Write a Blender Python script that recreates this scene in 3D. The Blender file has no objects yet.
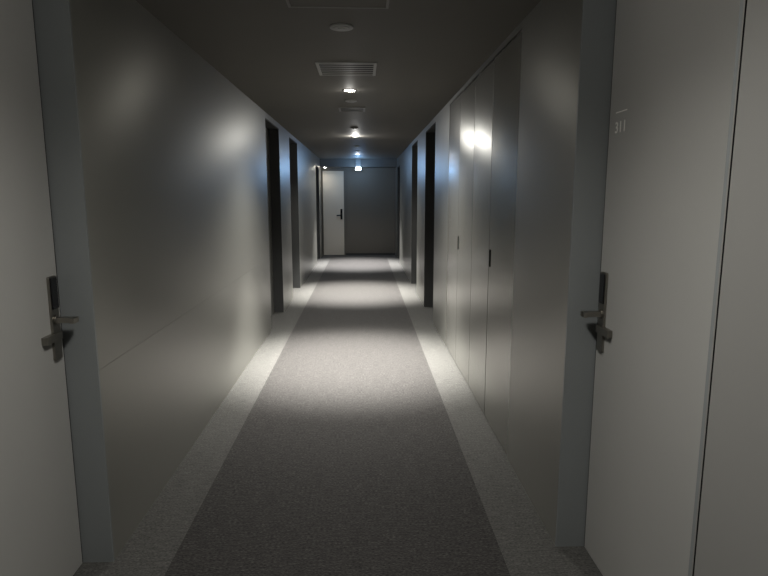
import bpy, bmesh, math
from mathutils import Vector, Matrix

S = bpy.context.scene
WL, WR, H, HEAD, END = -1.03, 0.815, 2.36, 2.30, 14.6
CX = -0.108
BACK = -3.0
REC = 0.12

# ---------------------------------------------------------------- materials
def mat(name, col, rough=0.5, metal=0.0, spec=0.5, noise=None, bump=None, emit=None, es=0, aniso=0):
    m = bpy.data.materials.new(name); m.use_nodes = True
    nt = m.node_tree; b = nt.nodes["Principled BSDF"]
    b.inputs["Base Color"].default_value = (*col, 1)
    b.inputs["Roughness"].default_value = rough
    b.inputs["Metallic"].default_value = metal
    b.inputs["Specular IOR Level"].default_value = spec
    geo = nt.nodes.new("ShaderNodeNewGeometry")
    if aniso:
        b.inputs["Anisotropic"].default_value = aniso
        cb = nt.nodes.new("ShaderNodeCombineXYZ"); cb.inputs[0].default_value = 0.01
        cb.inputs[1].default_value = 0.0; cb.inputs[2].default_value = 1.0
        nt.links.new(cb.outputs[0], b.inputs["Tangent"])
    if noise:
        sc, amt = noise
        n = nt.nodes.new("ShaderNodeTexNoise"); n.inputs["Scale"].default_value = sc
        n.inputs["Detail"].default_value = 4
        nt.links.new(geo.outputs["Position"], n.inputs["Vector"])
        r = nt.nodes.new("ShaderNodeMapRange")
        r.inputs["To Min"].default_value = 1 - amt; r.inputs["To Max"].default_value = 1 + amt
        nt.links.new(n.outputs["Fac"], r.inputs["Value"])
        mx = nt.nodes.new("ShaderNodeVectorMath"); mx.operation = 'SCALE'
        mx.inputs[0].default_value = col
        nt.links.new(r.outputs["Result"], mx.inputs["Scale"])
        nt.links.new(mx.outputs["Vector"], b.inputs["Base Color"])
    if bump:
        sc, st, dist = bump
        n = nt.nodes.new("ShaderNodeTexNoise"); n.inputs["Scale"].default_value = sc
        n.inputs["Detail"].default_value = 3
        nt.links.new(geo.outputs["Position"], n.inputs["Vector"])
        bp = nt.nodes.new("ShaderNodeBump"); bp.inputs["Strength"].default_value = st
        bp.inputs["Distance"].default_value = dist
        nt.links.new(n.outputs["Fac"], bp.inputs["Height"])
        nt.links.new(bp.outputs["Normal"], b.inputs["Normal"])
    if emit:
        b.inputs["Emission Color"].default_value = (*emit, 1)
        b.inputs["Emission Strength"].default_value = es
    return m

M_wall = mat("satin_wall_panel", (0.255, 0.252, 0.230), 0.33, 0.6, 0.5, (1.5, 0.03), None, aniso=0.85)
M_closet = mat("satin_closet_panel", (0.31, 0.306, 0.28), 0.22, 0.7, 0.5, (1.5, 0.03), (1.8, 0.05, 0.02), aniso=0.9)
M_ceil = mat("ceiling_paint", (0.145, 0.137, 0.123), 0.6, 0, 0.3, (3, 0.05))
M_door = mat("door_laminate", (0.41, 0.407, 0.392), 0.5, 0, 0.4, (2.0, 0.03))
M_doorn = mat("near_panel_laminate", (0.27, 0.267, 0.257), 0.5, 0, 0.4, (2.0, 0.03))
M_jamb = mat("jamb_paint", (0.235, 0.250, 0.254), 0.45, 0, 0.4, (3, 0.03))
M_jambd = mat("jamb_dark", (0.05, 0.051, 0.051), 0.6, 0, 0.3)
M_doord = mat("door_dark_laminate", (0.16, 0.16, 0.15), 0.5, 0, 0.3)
M_steel = mat("brushed_nickel", (0.31, 0.295, 0.265), 0.36, 1.0, 0.5, (60, 0.05))
M_black = mat("black_plastic", (0.012, 0.012, 0.014), 0.2)
M_dark = mat("dark_gap", (0.006, 0.006, 0.006), 0.8)
M_white = mat("off_white_print", (0.95, 0.94, 0.9), 0.5)
M_fix = mat("fixture_paint", (0.22, 0.215, 0.20), 0.5)
M_vent = mat("vent_metal", (0.38, 0.38, 0.37), 0.45)
M_endw = mat("end_wall_paint", (0.16, 0.145, 0.12), 0.5, 0, 0.4)
M_lens = mat("lit_lens", (0.9, 0.9, 0.85), 0.4, emit=(1.0, 0.95, 0.82), es=60)
M_lensc = mat("cool_lit_lens", (0.9, 0.9, 0.9), 0.4, emit=(0.6, 0.8, 1.0), es=16)

def carpet(name, c1, c2, sx, sy, bumpd, var):
    m = bpy.data.materials.new(name); m.use_nodes = True
    nt = m.node_tree; b = nt.nodes["Principled BSDF"]
    b.inputs["Roughness"].default_value = 0.85
    b.inputs["Specular IOR Level"].default_value = 0.25
    b.inputs["Sheen Weight"].default_value = 0.05
    b.inputs["Sheen Roughness"].default_value = 0.5
    geo = nt.nodes.new("ShaderNodeNewGeometry")
    mp = nt.nodes.new("ShaderNodeMapping"); mp.inputs["Scale"].default_value = (sx, sy, 1)
    nt.links.new(geo.outputs["Position"], mp.inputs["Vector"])
    n = nt.nodes.new("ShaderNodeTexNoise"); n.inputs["Scale"].default_value = 1
    n.inputs["Detail"].default_value = 3; n.inputs["Roughness"].default_value = 0.65
    nt.links.new(mp.outputs["Vector"], n.inputs["Vector"])
    r = nt.nodes.new("ShaderNodeValToRGB")
    r.color_ramp.elements[0].position = 0.36; r.color_ramp.elements[0].color = (*c1, 1)
    r.color_ramp.elements[1].position = 0.66; r.color_ramp.elements[1].color = (*c2, 1)
    nt.links.new(n.outputs["Fac"], r.inputs["Fac"])
    mp2 = nt.nodes.new("ShaderNodeMapping"); mp2.inputs["Scale"].default_value = (14, 90, 1)
    nt.links.new(geo.outputs["Position"], mp2.inputs["Vector"])
    n2 = nt.nodes.new("ShaderNodeTexNoise"); n2.inputs["Scale"].default_value = 1; n2.inputs["Detail"].default_value = 4
    nt.links.new(mp2.outputs["Vector"], n2.inputs["Vector"])
    r2 = nt.nodes.new("ShaderNodeMapRange"); r2.inputs["From Min"].default_value = 0.3; r2.inputs["From Max"].default_value = 0.7
    r2.inputs["To Min"].default_value = 1-var; r2.inputs["To Max"].default_value = 1+var
    nt.links.new(n2.outputs["Fac"], r2.inputs["Value"])
    sc = nt.nodes.new("ShaderNodeVectorMath"); sc.operation = 'SCALE'
    nt.links.new(r.outputs["Color"], sc.inputs[0]); nt.links.new(r2.outputs["Result"], sc.inputs["Scale"])
    nt.links.new(sc.outputs["Vector"], b.inputs["Base Color"])
    bp = nt.nodes.new("ShaderNodeBump"); bp.inputs["Strength"].default_value = 0.5
    bp.inputs["Distance"].default_value = bumpd
    nt.links.new(n.outputs["Fac"], bp.inputs["Height"])
    nt.links.new(bp.outputs["Normal"], b.inputs["Normal"])
    return m
M_run = carpet("charcoal_carpet", (0.0075, 0.0070, 0.0068), (0.073, 0.0685, 0.0655), 75, 210, 0.003, 0.35)
M_bor = carpet("grey_carpet", (0.040, 0.0395, 0.0375), (0.122, 0.119, 0.112), 85, 200, 0.002, 0.25)

# ---------------------------------------------------------------- helpers
def bx(bm, x0, x1, y0, y1, z0, z1):
    r = bmesh.ops.create_cube(bm, size=1)
    bmesh.ops.scale(bm, vec=(abs(x1-x0), abs(y1-y0), abs(z1-z0)), verts=r['verts'])
    bmesh.ops.translate(bm, vec=((x0+x1)/2, (y0+y1)/2, (z0+z1)/2), verts=r['verts'])
    return r['verts']

def cyl(bm, c, r, d, axis='Z', r2=None, seg=40):
    rot = {'Z': Matrix.Identity(3), 'X': Matrix.Rotation(math.pi/2, 3, 'Y'), 'Y': Matrix.Rotation(math.pi/2, 3, 'X')}[axis]
    q = bmesh.ops.create_cone(bm, cap_ends=True, segments=seg, radius1=r, radius2=r if r2 is None else r2, depth=d)
    bmesh.ops.rotate(bm, cent=(0, 0, 0), matrix=rot, verts=q['verts'])
    bmesh.ops.translate(bm, vec=c, verts=q['verts'])
    return q['verts']

ORI = {}
def mk(name, bm, m, parent=None, origin=None, bevel=0, smooth=False, **props):
    if origin is None:
        xs = [v.co for v in bm.verts]
        origin = Vector(((min(v.x for v in xs)+max(v.x for v in xs))/2,
                         (min(v.y for v in xs)+max(v.y for v in xs))/2, min(v.z for v in xs)))
    origin = Vector(origin)
    bmesh.ops.translate(bm, vec=-origin, verts=bm.verts)
    me = bpy.data.meshes.new(name); bm.to_mesh(me); bm.free()
    if smooth:
        for p in me.polygons: p.use_smooth = True
    me.materials.append(m)
    o = bpy.data.objects.new(name, me); S.collection.objects.link(o)
    ORI[o.name] = origin
    if parent:
        o.parent = parent; o.location = origin - ORI[parent.name]
    else:
        o.location = origin
    if bevel:
        b = o.modifiers.new("bevel", 'BEVEL'); b.width = bevel; b.segments = 3; b.limit_method = 'ANGLE'
    for k, v in props.items(): o[k] = v
    return o

def B(name, ext, m, **kw):
    bm = bmesh.new(); bx(bm, *ext); return mk(name, bm, m, **kw)

def lamp(name, parent, loc, energy, col, size, blend=1.0, radius=0.04, kind='SPOT'):
    l = bpy.data.lights.new(name, kind); l.energy = energy; l.color = col
    l.shadow_soft_size = radius
    if kind == 'SPOT':
        l.spot_size = math.radians(size); l.spot_blend = blend
    o = bpy.data.objects.new(name, l); S.collection.objects.link(o)
    o.parent = parent; o.location = Vector(loc) - ORI[parent.name]
    return o

# ---------------------------------------------------------------- shell
B("floor", (WL-0.4, WR+0.4, BACK-0.2, END+0.2, -0.1, 0), M_bor, kind="structure", label="grey woven carpet floor")
B("ceiling", (WL-0.4, WR+0.4, BACK-0.2, END+0.2, H, H+0.1), M_ceil, kind="structure", label="dark grey painted ceiling")

left_open = [(1.25, 2.208, HEAD), (6.35, 7.35, HEAD), (8.35, 9.35, HEAD), (12.9, 13.8, 2.15)]
right_open = [(1.285, 2.245, HEAD), (3.08, 5.56, 2.325), (6.62, 7.65, HEAD), (8.75, 9.75, HEAD), (12.9, 13.8, 2.15)]

def wall(name, face, sgn, opens, label, seam=None):
    bm = bmesh.new()
    d = 0.17
    a, b = face + sgn*d, face + sgn*0.30
    bx(bm, min(a, b), max(a, b), BACK, END, 0, H)
    y = BACK
    x0, x1 = min(face, a), max(face, a)
    def seg(ya, yb):
        if seam:
            bx(bm, x0, x1, ya, yb, 0, seam-0.0006)
            bx(bm, x0, x1, ya, yb, seam+0.0006, H)
        elif ya == BACK:
            bx(bm, x0, x1, ya, yb-0.012, 0, H)       # shadow joint beside the door frame
            bx(bm, x0, x1, yb-0.006, yb, 0, H)
        else:
            bx(bm, x0, x1, ya, yb, 0, H)
    for (o0, o1, hd) in opens:
        seg(y, o0)
        bx(bm, x0, x1, o0, o1, hd, H)
        y = o1
    seg(y, END)
    return mk(name, bm, M_wall, origin=(0, 0, 0), kind="structure", label=label)
wall("wall_left", WL, -1, left_open, "satin grey metallic corridor wall", seam=0.81)
wr = wall("wall_right", WR, 1, right_open, "satin grey metallic corridor wall")
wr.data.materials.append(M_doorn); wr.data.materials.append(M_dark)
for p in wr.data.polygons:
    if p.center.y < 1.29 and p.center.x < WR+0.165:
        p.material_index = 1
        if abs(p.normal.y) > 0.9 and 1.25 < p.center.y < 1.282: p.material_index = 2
B("wall_back", (WL-0.3, WR+0.3, BACK-0.15, BACK, 0, H), M_wall, kind="structure", label="grey corridor wall")
B("wall_end", (WL-0.3, WR+0.3, END, END+0.15, 0, H), M_endw, kind="structure", label="dark grey wall closing the corridor")
B("trim_1", (WL, WR, 14.15, END, 2.17, H), M_ceil, kind="structure", label="dark lowered ceiling bulkhead")
B("baseboard_end", (-0.44, WR, END-0.012, END, 0, 0.05), M_jambd, kind="structure", label="dark skirting")

B("carpet_runner", (-0.789, 0.571, BACK+0.3, 13.9, 0.0, 0.006), M_run, category="carpet",
  label="long charcoal woven carpet strip down the corridor")

# ---------------------------------------------------------------- doors
tn = [2]
def lock(parent, face, out, ylatch, hinge_dir):
    yc = ylatch + hinge_dir*0.050
    w, zb, zt, t = 0.050, 0.875, 1.19, 0.010
    bm = bmesh.new()
    pts = []
    r = 0.008
    for (cy, cz, a0) in ((yc+w/2-r, zt-r, 0), (yc-w/2+r, zt-r, 90), (yc-w/2+r, zb+r, 180), (yc+w/2-r, zb+r, 270)):
        for k in range(7):
            a = math.radians(a0+k*15)
            pts.append((cy+r*math.cos(a), cz+r*math.sin(a)))
    f0 = [bm.verts.new((face, p[0], p[1])) for p in pts]
    f1 = [bm.verts.new((face+out*t, p[0], p[1])) for p in pts]
    n = len(pts)
    bm.faces.new(f0); bm.faces.new(list(reversed(f1)))
    for i in range(n): bm.faces.new((f0[i], f0[(i+1) % n], f1[(i+1) % n], f1[i]))
    bmesh.ops.recalc_face_normals(bm, faces=bm.faces)
    pl = mk("door_lock", bm, M_steel, parent=parent, bevel=0.0015, label="brushed nickel lock plate")
    bm = bmesh.new()
    bx(bm, *sorted((face+out*t, face+out*(t+0.005))), yc-0.021, yc+0.021, 1.068, 1.184)
    mk("card_reader", bm, M_black, parent=pl, bevel=0.003, label="black plastic card reader")
    zl = 1.026
    bm = bmesh.new()
    cyl(bm, (face+out*(t+0.003), yc, zl), 0.019, 0.006, 'X')
    bx(bm, *sorted((face+out*(t+0.002), face+out*0.086)), *sorted((yc-0.014, yc+0.014)), zl-0.010, zl+0.010)
    bx(bm, *sorted((face+out*0.072, face+out*0.086)), *sorted((yc, yc+hinge_dir*0.028)), zl-0.010, zl+0.010)
    mk("lever_handle", bm, M_steel, parent=pl, bevel=0.0012, label="brushed nickel lever")
    bm = bmesh.new(); zk = 0.965
    bx(bm, *sorted((face+out*(t), face+out*(t+0.010))), *sorted((yc-hinge_dir*0.018, yc+hinge_dir*0.092)), zk-0.014, zk+0.014)
    bx(bm, *sorted((face+out*0.0005, face+out*(t))), *sorted((yc+hinge_dir*0.027, yc+hinge_dir*0.092)), zk-0.014, zk+0.014)
    mk("thumb_turn", bm, M_steel, parent=pl, bevel=0.0008, label="flat brushed nickel crosspiece")
    return pl

def side_door(n, face, sgn, o0, o1, dark=False, hinge=-1, HEAD=HEAD):
    J = M_jambd if dark else M_jamb
    t = 0.012
    bm = bmesh.new()
    xa, xb = sorted((face+sgn*0.0, face+sgn*0.168))
    bx(bm, xa, xb, o0+0.0005, o0+t, 0, HEAD-0.0005)
    bx(bm, xa, xb, o1-t, o1-0.0005, 0, HEAD-0.0005)
    bx(bm, xa, xb, o0+t, o1-t, HEAD-t, HEAD-0.0005)
    mk("trim_%d" % tn[0], bm, J, kind="structure", label="dark grey door frame lining" if dark else "blue-grey painted door frame lining")
    tn[0] += 1
    fx = face + sgn*REC
    y0, y1 = o0+t+0.008, o1-t-0.008
    z0, z1 = 0.003, HEAD-t-0.006
    bm = bmesh.new()
    xa, xb = sorted((fx, fx+sgn*0.042))
    bx(bm, xa, xb, y0, y1, z0, z1)
    d = mk("door_%d" % n, bm, M_doord if dark else M_door, kind="structure", bevel=0.0015,
           label="flush dark grey recessed room door" if dark else "flush grey guest room door with lever lock")
    bm = bmesh.new()
    for (ya, yb) in ((y0-0.0078, y0-0.0002), (y1+0.0002, y1+0.0078)):  # near-black strips along both leaf edges, painting in the shadow gaps
        bx(bm, *sorted((fx+sgn*0.002, fx+sgn*0.042)), ya, yb, z0, z1)
    mk("door_gap_shade", bm, M_dark, parent=d, label="black strips coloured as the shadow gap")
    if not dark: lock(d, fx, -sgn, y1 if hinge < 0 else y0, hinge)
    return d, fx, y0, y1

dl = side_door(1, WL, -1, *left_open[0][:2])
dr = side_door(2, WR, 1, *right_open[0][:2])
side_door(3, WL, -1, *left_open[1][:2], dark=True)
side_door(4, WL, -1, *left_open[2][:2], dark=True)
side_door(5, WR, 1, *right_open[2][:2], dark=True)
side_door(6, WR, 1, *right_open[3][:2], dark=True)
side_door(8, WL, -1, *left_open[3][:2], dark=True, HEAD=2.15)
side_door(9, WR, 1, *right_open[4][:2], dark=True, HEAD=2.15)

# room number
door, fx, y0, y1 = dr
cu = bpy.data.curves.new("num", 'FONT'); cu.body = "311"; cu.size = 0.056; cu.extrude = 0.0006; cu.offset = 0.0007
cu.space_character = 1.15
cu.align_x = 'CENTER'; cu.align_y = 'CENTER'
tmp = bpy.data.objects.new("tmpnum", cu); S.collection.objects.link(tmp)
bpy.context.view_layer.update()
me = bpy.data.meshes.new_from_object(tmp)
bpy.data.objects.remove(tmp)
bm = bmesh.new(); bm.from_mesh(me)
R = Matrix(((0, 0, -1), (-1, 0, 0), (0, 1, 0)))
bmesh.ops.rotate(bm, cent=(0, 0, 0), matrix=R, verts=bm.verts)
bmesh.ops.translate(bm, vec=(fx-0.001, 2.125, 1.726), verts=bm.verts)
bx(bm, fx-0.0015, fx, 2.125-0.045, 2.125+0.045, 1.780, 1.784)
mk("room_number", bm, M_white, parent=door, label="off-white room number 311 under a fine line")

# end door
bm = bmesh.new()
ex0, ex1, ez = -1.015, -0.475, 2.09
bx(bm, ex0, ex0+0.02, END-0.03, END, 0, ez+0.03)
bx(bm, ex1, ex1+0.03, END-0.03, END, 0, ez+0.03)
bx(bm, ex0+0.02, ex1, END-0.03, END, ez, ez+0.03)
mk("trim_%d" % tn[0], bm, M_endw, kind="structure", label="grey door frame"); tn[0] += 1
d7 = B("door_7", (ex0+0.023, ex1-0.003, END-0.022, END-0.001, 0.008, ez-0.003), mat("end_door_paint", (0.70, 0.64, 0.54), 0.5),
       kind="structure", bevel=0.001, label="pale grey flush door at the corridor's closed side")
bm = bmesh.new(); bx(bm, -0.565, -0.515, END-0.036, END-0.022, 0.90, 1.16)
l7 = mk("door_lock", bm, M_black, parent=d7, bevel=0.004, label="dark lock plate")
bm = bmesh.new(); cyl(bm, (-0.54, END-0.055, 1.0), 0.01, 0.04, 'Y'); bx(bm, -0.66, -0.53, END-0.08, END-0.065, 0.985, 1.015)
mk("lever_handle", bm, M_black, parent=l7, bevel=0.003)

# ---------------------------------------------------------------- built-in closets
ys = [3.08, 3.70, 4.32, 4.94, 5.56]
for k in (0, 2):
    a, b = ys[k], ys[k+2]
    bm = bmesh.new()
    X0 = WR+0.024
    bx(bm, WR+0.15, WR+0.165, a+0.002, b-0.002, 0.002, 2.322)
    bx(bm, X0, WR+0.15, a+0.002, a+0.02, 0.002, 2.322)
    bx(bm, X0, WR+0.15, b-0.02, b-0.002, 0.002, 2.322)
    bx(bm, X0, WR+0.15, a+0.02, b-0.02, 0.002, 0.02)
    bx(bm, X0, WR+0.15, a+0.02, b-0.02, 2.304, 2.322)
    c = mk("built_in_closet", bm, M_dark, category="closet", group="built-in corridor closets",
           label="full-height built-in closet with two satin grey doors")
    for j in (0, 1):
        y0, y1 = ys[k+j]+0.005, ys[k+j+1]-0.005
        bm = bmesh.new(); bx(bm, WR, WR+0.02, y0, y1, 0.012, 2.316)
        ang = math.radians([0.3, -0.35, 0.45, -0.3][k+j])
        bmesh.ops.rotate(bm, cent=(WR+0.01, (y0+y1)/2, 0), matrix=Matrix.Rotation(ang, 3, 'Z'), verts=bm.verts)
        d = mk("closet_door", bm, M_closet, parent=c, bevel=0.0015)
        if j == 0:
            bm = bmesh.new(); bx(bm, WR-0.008, WR, y1-0.032, y1-0.010, 1.03, 1.14)
            mk("flush_pull", bm, M_black, parent=d, bevel=0.001, label="small dark flush pull")

# ---------------------------------------------------------------- ceiling things
def downlight(y, energy, wide, point, col, lens, size=92, x=CX, z=H, r=0.045, drop=0.0, gcol=None, rad=0.04, wsize=128):
    bm = bmesh.new()
    seg = 40
    prof = [(r, 0.0), (r*1.02, -0.006), (r*1.25, -0.007), (r*1.38, -0.002), (r*1.38, 0.0)]
    rings = []
    for i in range(seg):
        a = 2*math.pi*i/seg
        rings.append([bm.verts.new((x+p[0]*math.cos(a), y+p[0]*math.sin(a), z+p[1])) for p in prof])
    for i in range(seg):
        for j in range(len(prof)-1):
            bm.faces.new((rings[i][j], rings[i][j+1], rings[(i+1) % seg][j+1], rings[(i+1) % seg][j]))
    bmesh.ops.recalc_face_normals(bm, faces=bm.faces)
    o = mk("downlight", bm, M_fix, smooth=True, origin=(x, y, z), category="ceiling light", group="ceiling downlights",
           label="small round recessed ceiling downlight, lit")
    bm = bmesh.new(); cyl(bm, (x, y, z-0.002-drop/2), r*0.98, 0.004+drop)
    mk("lens", bm, lens, parent=o, label="glowing lens")
    lamp("lamp", o, (x, y, z-0.02-drop), energy, col, size, radius=rad)
    if wide: lamp("wide_lamp", o, (x, y, z-0.03-drop), wide, col, wsize, blend=1.0, radius=0.10)
    if point: lamp("glow_lamp", o, (x, y, z-0.06-drop), point, gcol or col, 0, radius=0.03, kind='POINT')
    return o
WARM = (1.0, 0.975, 0.915); COOL = (1.0, 0.985, 0.97)
downlight(1.25, 112, 0, 7.5, WARM, M_lens, 145, rad=0.12)
downlight(5.07, 2100, 520, 0.5, WARM, M_lens, 66, wsize=130)
downlight(8.84, 2300, 220, 6.5, WARM, M_lens, 66)
downlight(12.6, 1900, 90, 1.5, COOL, M_lensc, 72)
downlight(14.3, 6, 0, 0, WARM, M_lens, 150, x=-0.92, z=2.17, drop=0.008, r=0.03)

def disc(y, r, name, label, cat, m=M_fix, x=CX):
    bm = bmesh.new()
    cyl(bm, (x, y, H-0.004), r, 0.008)
    cyl(bm, (x, y, H-0.010), r*0.75, 0.004)
    o = mk(name, bm, m, bevel=0.002, label=label, category=cat)
    bm = bmesh.new(); cyl(bm, (x, y, H-0.0135), r*0.35, 0.003)
    mk("sensor", bm, M_vent, parent=o)
    return o
disc(3.22, 0.062, "ceiling_speaker", "round grey speaker cover on the ceiling", "speaker", M_vent)
disc(5.6, 0.055, "smoke_detector", "round grey smoke detector on the ceiling", "smoke detector", M_vent)
disc(7.8, 0.05, "smoke_detector", "round grey smoke detector on the ceiling", "smoke detector")
disc(10.6, 0.055, "smoke_detector", "round pale smoke detector on the ceiling", "smoke detector", M_vent)
disc(11.7, 0.05, "smoke_detector", "round pale smoke detector on the ceiling", "smoke detector", M_vent)

def vent(yc, w, d, m=M_vent):
    x0, x1, y0, y1 = CX-w/2, CX+w/2, yc-d/2, yc+d/2
    bm = bmesh.new(); f = 0.02; zt, zb = H, H-0.006
    bx(bm, x0, x1, y0, y0+f, zb, zt); bx(bm, x0, x1, y1-f, y1, zb, zt)
    bx(bm, x0, x0+f, y0+f, y1-f, zb, zt); bx(bm, x1-f, x1, y0+f, y1-f, zb, zt)
    o = mk("air_vent", bm, m, bevel=0.001, category="air vent", label="rectangular metal ceiling air grille with slats")
    bm = bmesh.new(); bx(bm, x0+f, x1-f, y0+f, y1-f, H-0.0012, H-0.0002)
    mk("vent_cavity", bm, M_dark, parent=o)
    bm = bmesh.new()
    n = max(3, int(round((d-2*f)/0.065))); st = (d-2*f)/n
    for i in range(n):
        c = y0+f+st*(i+0.5)
        bx(bm, x0+f, x1-f, c-0.014, c+0.014, H-0.0035, H-0.0020)
    mk("slats", bm, m, parent=o)
vent(4.24, 0.41, 0.42)
vent(6.15, 0.27, 0.3, M_fix)
bm = bmesh.new()
hx0, hx1, hy0, hy1 = -0.345, 0.125, 2.42, 2.90
for e in ((hx0, hx1, hy0, hy0+0.012), (hx0, hx1, hy1-0.012, hy1), (hx0, hx0+0.012, hy0+0.012, hy1-0.012), (hx1-0.012, hx1, hy0+0.012, hy1-0.012)):
    bx(bm, *e, H-0.006, H)
o = mk("ceiling_hatch", bm, M_fix, category="access hatch", label="square ceiling access hatch with thin metal rim")
bm = bmesh.new(); bx(bm, hx0+0.014, hx1-0.014, hy0+0.014, hy1-0.014, H-0.003, H)
mk("hatch_panel", bm, M_ceil, parent=o)

# emergency luminaire at bulkhead
bm = bmesh.new(); bx(bm, CX-0.06, CX+0.06, 14.09, 14.1495, 2.16, H)
o = mk("emergency_light", bm, M_fix, bevel=0.004, category="emergency light", label="small ceiling-hung emergency light glowing cool white")
bm = bmesh.new(); bx(bm, CX-0.065, CX+0.065, 14.06, 14.149, 2.09, 2.16)
mk("diffuser", bm, M_lensc, parent=o, bevel=0.01, label="glowing cool white diffuser")
lamp("cool_lamp", o, (CX, 13.7, 2.12), 9, (0.26, 0.54, 1.0), 0, radius=0.05, kind='POINT')

# ---------------------------------------------------------------- world, camera
w = bpy.data.worlds.new("world"); S.world = w; w.use_nodes = True
w.node_tree.nodes["Background"].inputs[0].default_value = (0.5, 0.55, 0.6, 1)
w.node_tree.nodes["Background"].inputs[1].default_value = 0.02

cam = bpy.data.cameras.new("camera"); co = bpy.data.objects.new("camera", cam); S.collection.objects.link(co)
cam.sensor_width = 36; cam.lens = 577*36/768; cam.clip_start = 0.02
co.location = (0, 0, 1.48)
co.rotation_euler = (math.radians(90-9.06), 0, math.radians(-2.06))
S.camera = co
S.view_settings.view_transform = 'Standard'
S.view_settings.look = 'None'
S.view_settings.exposure = 0
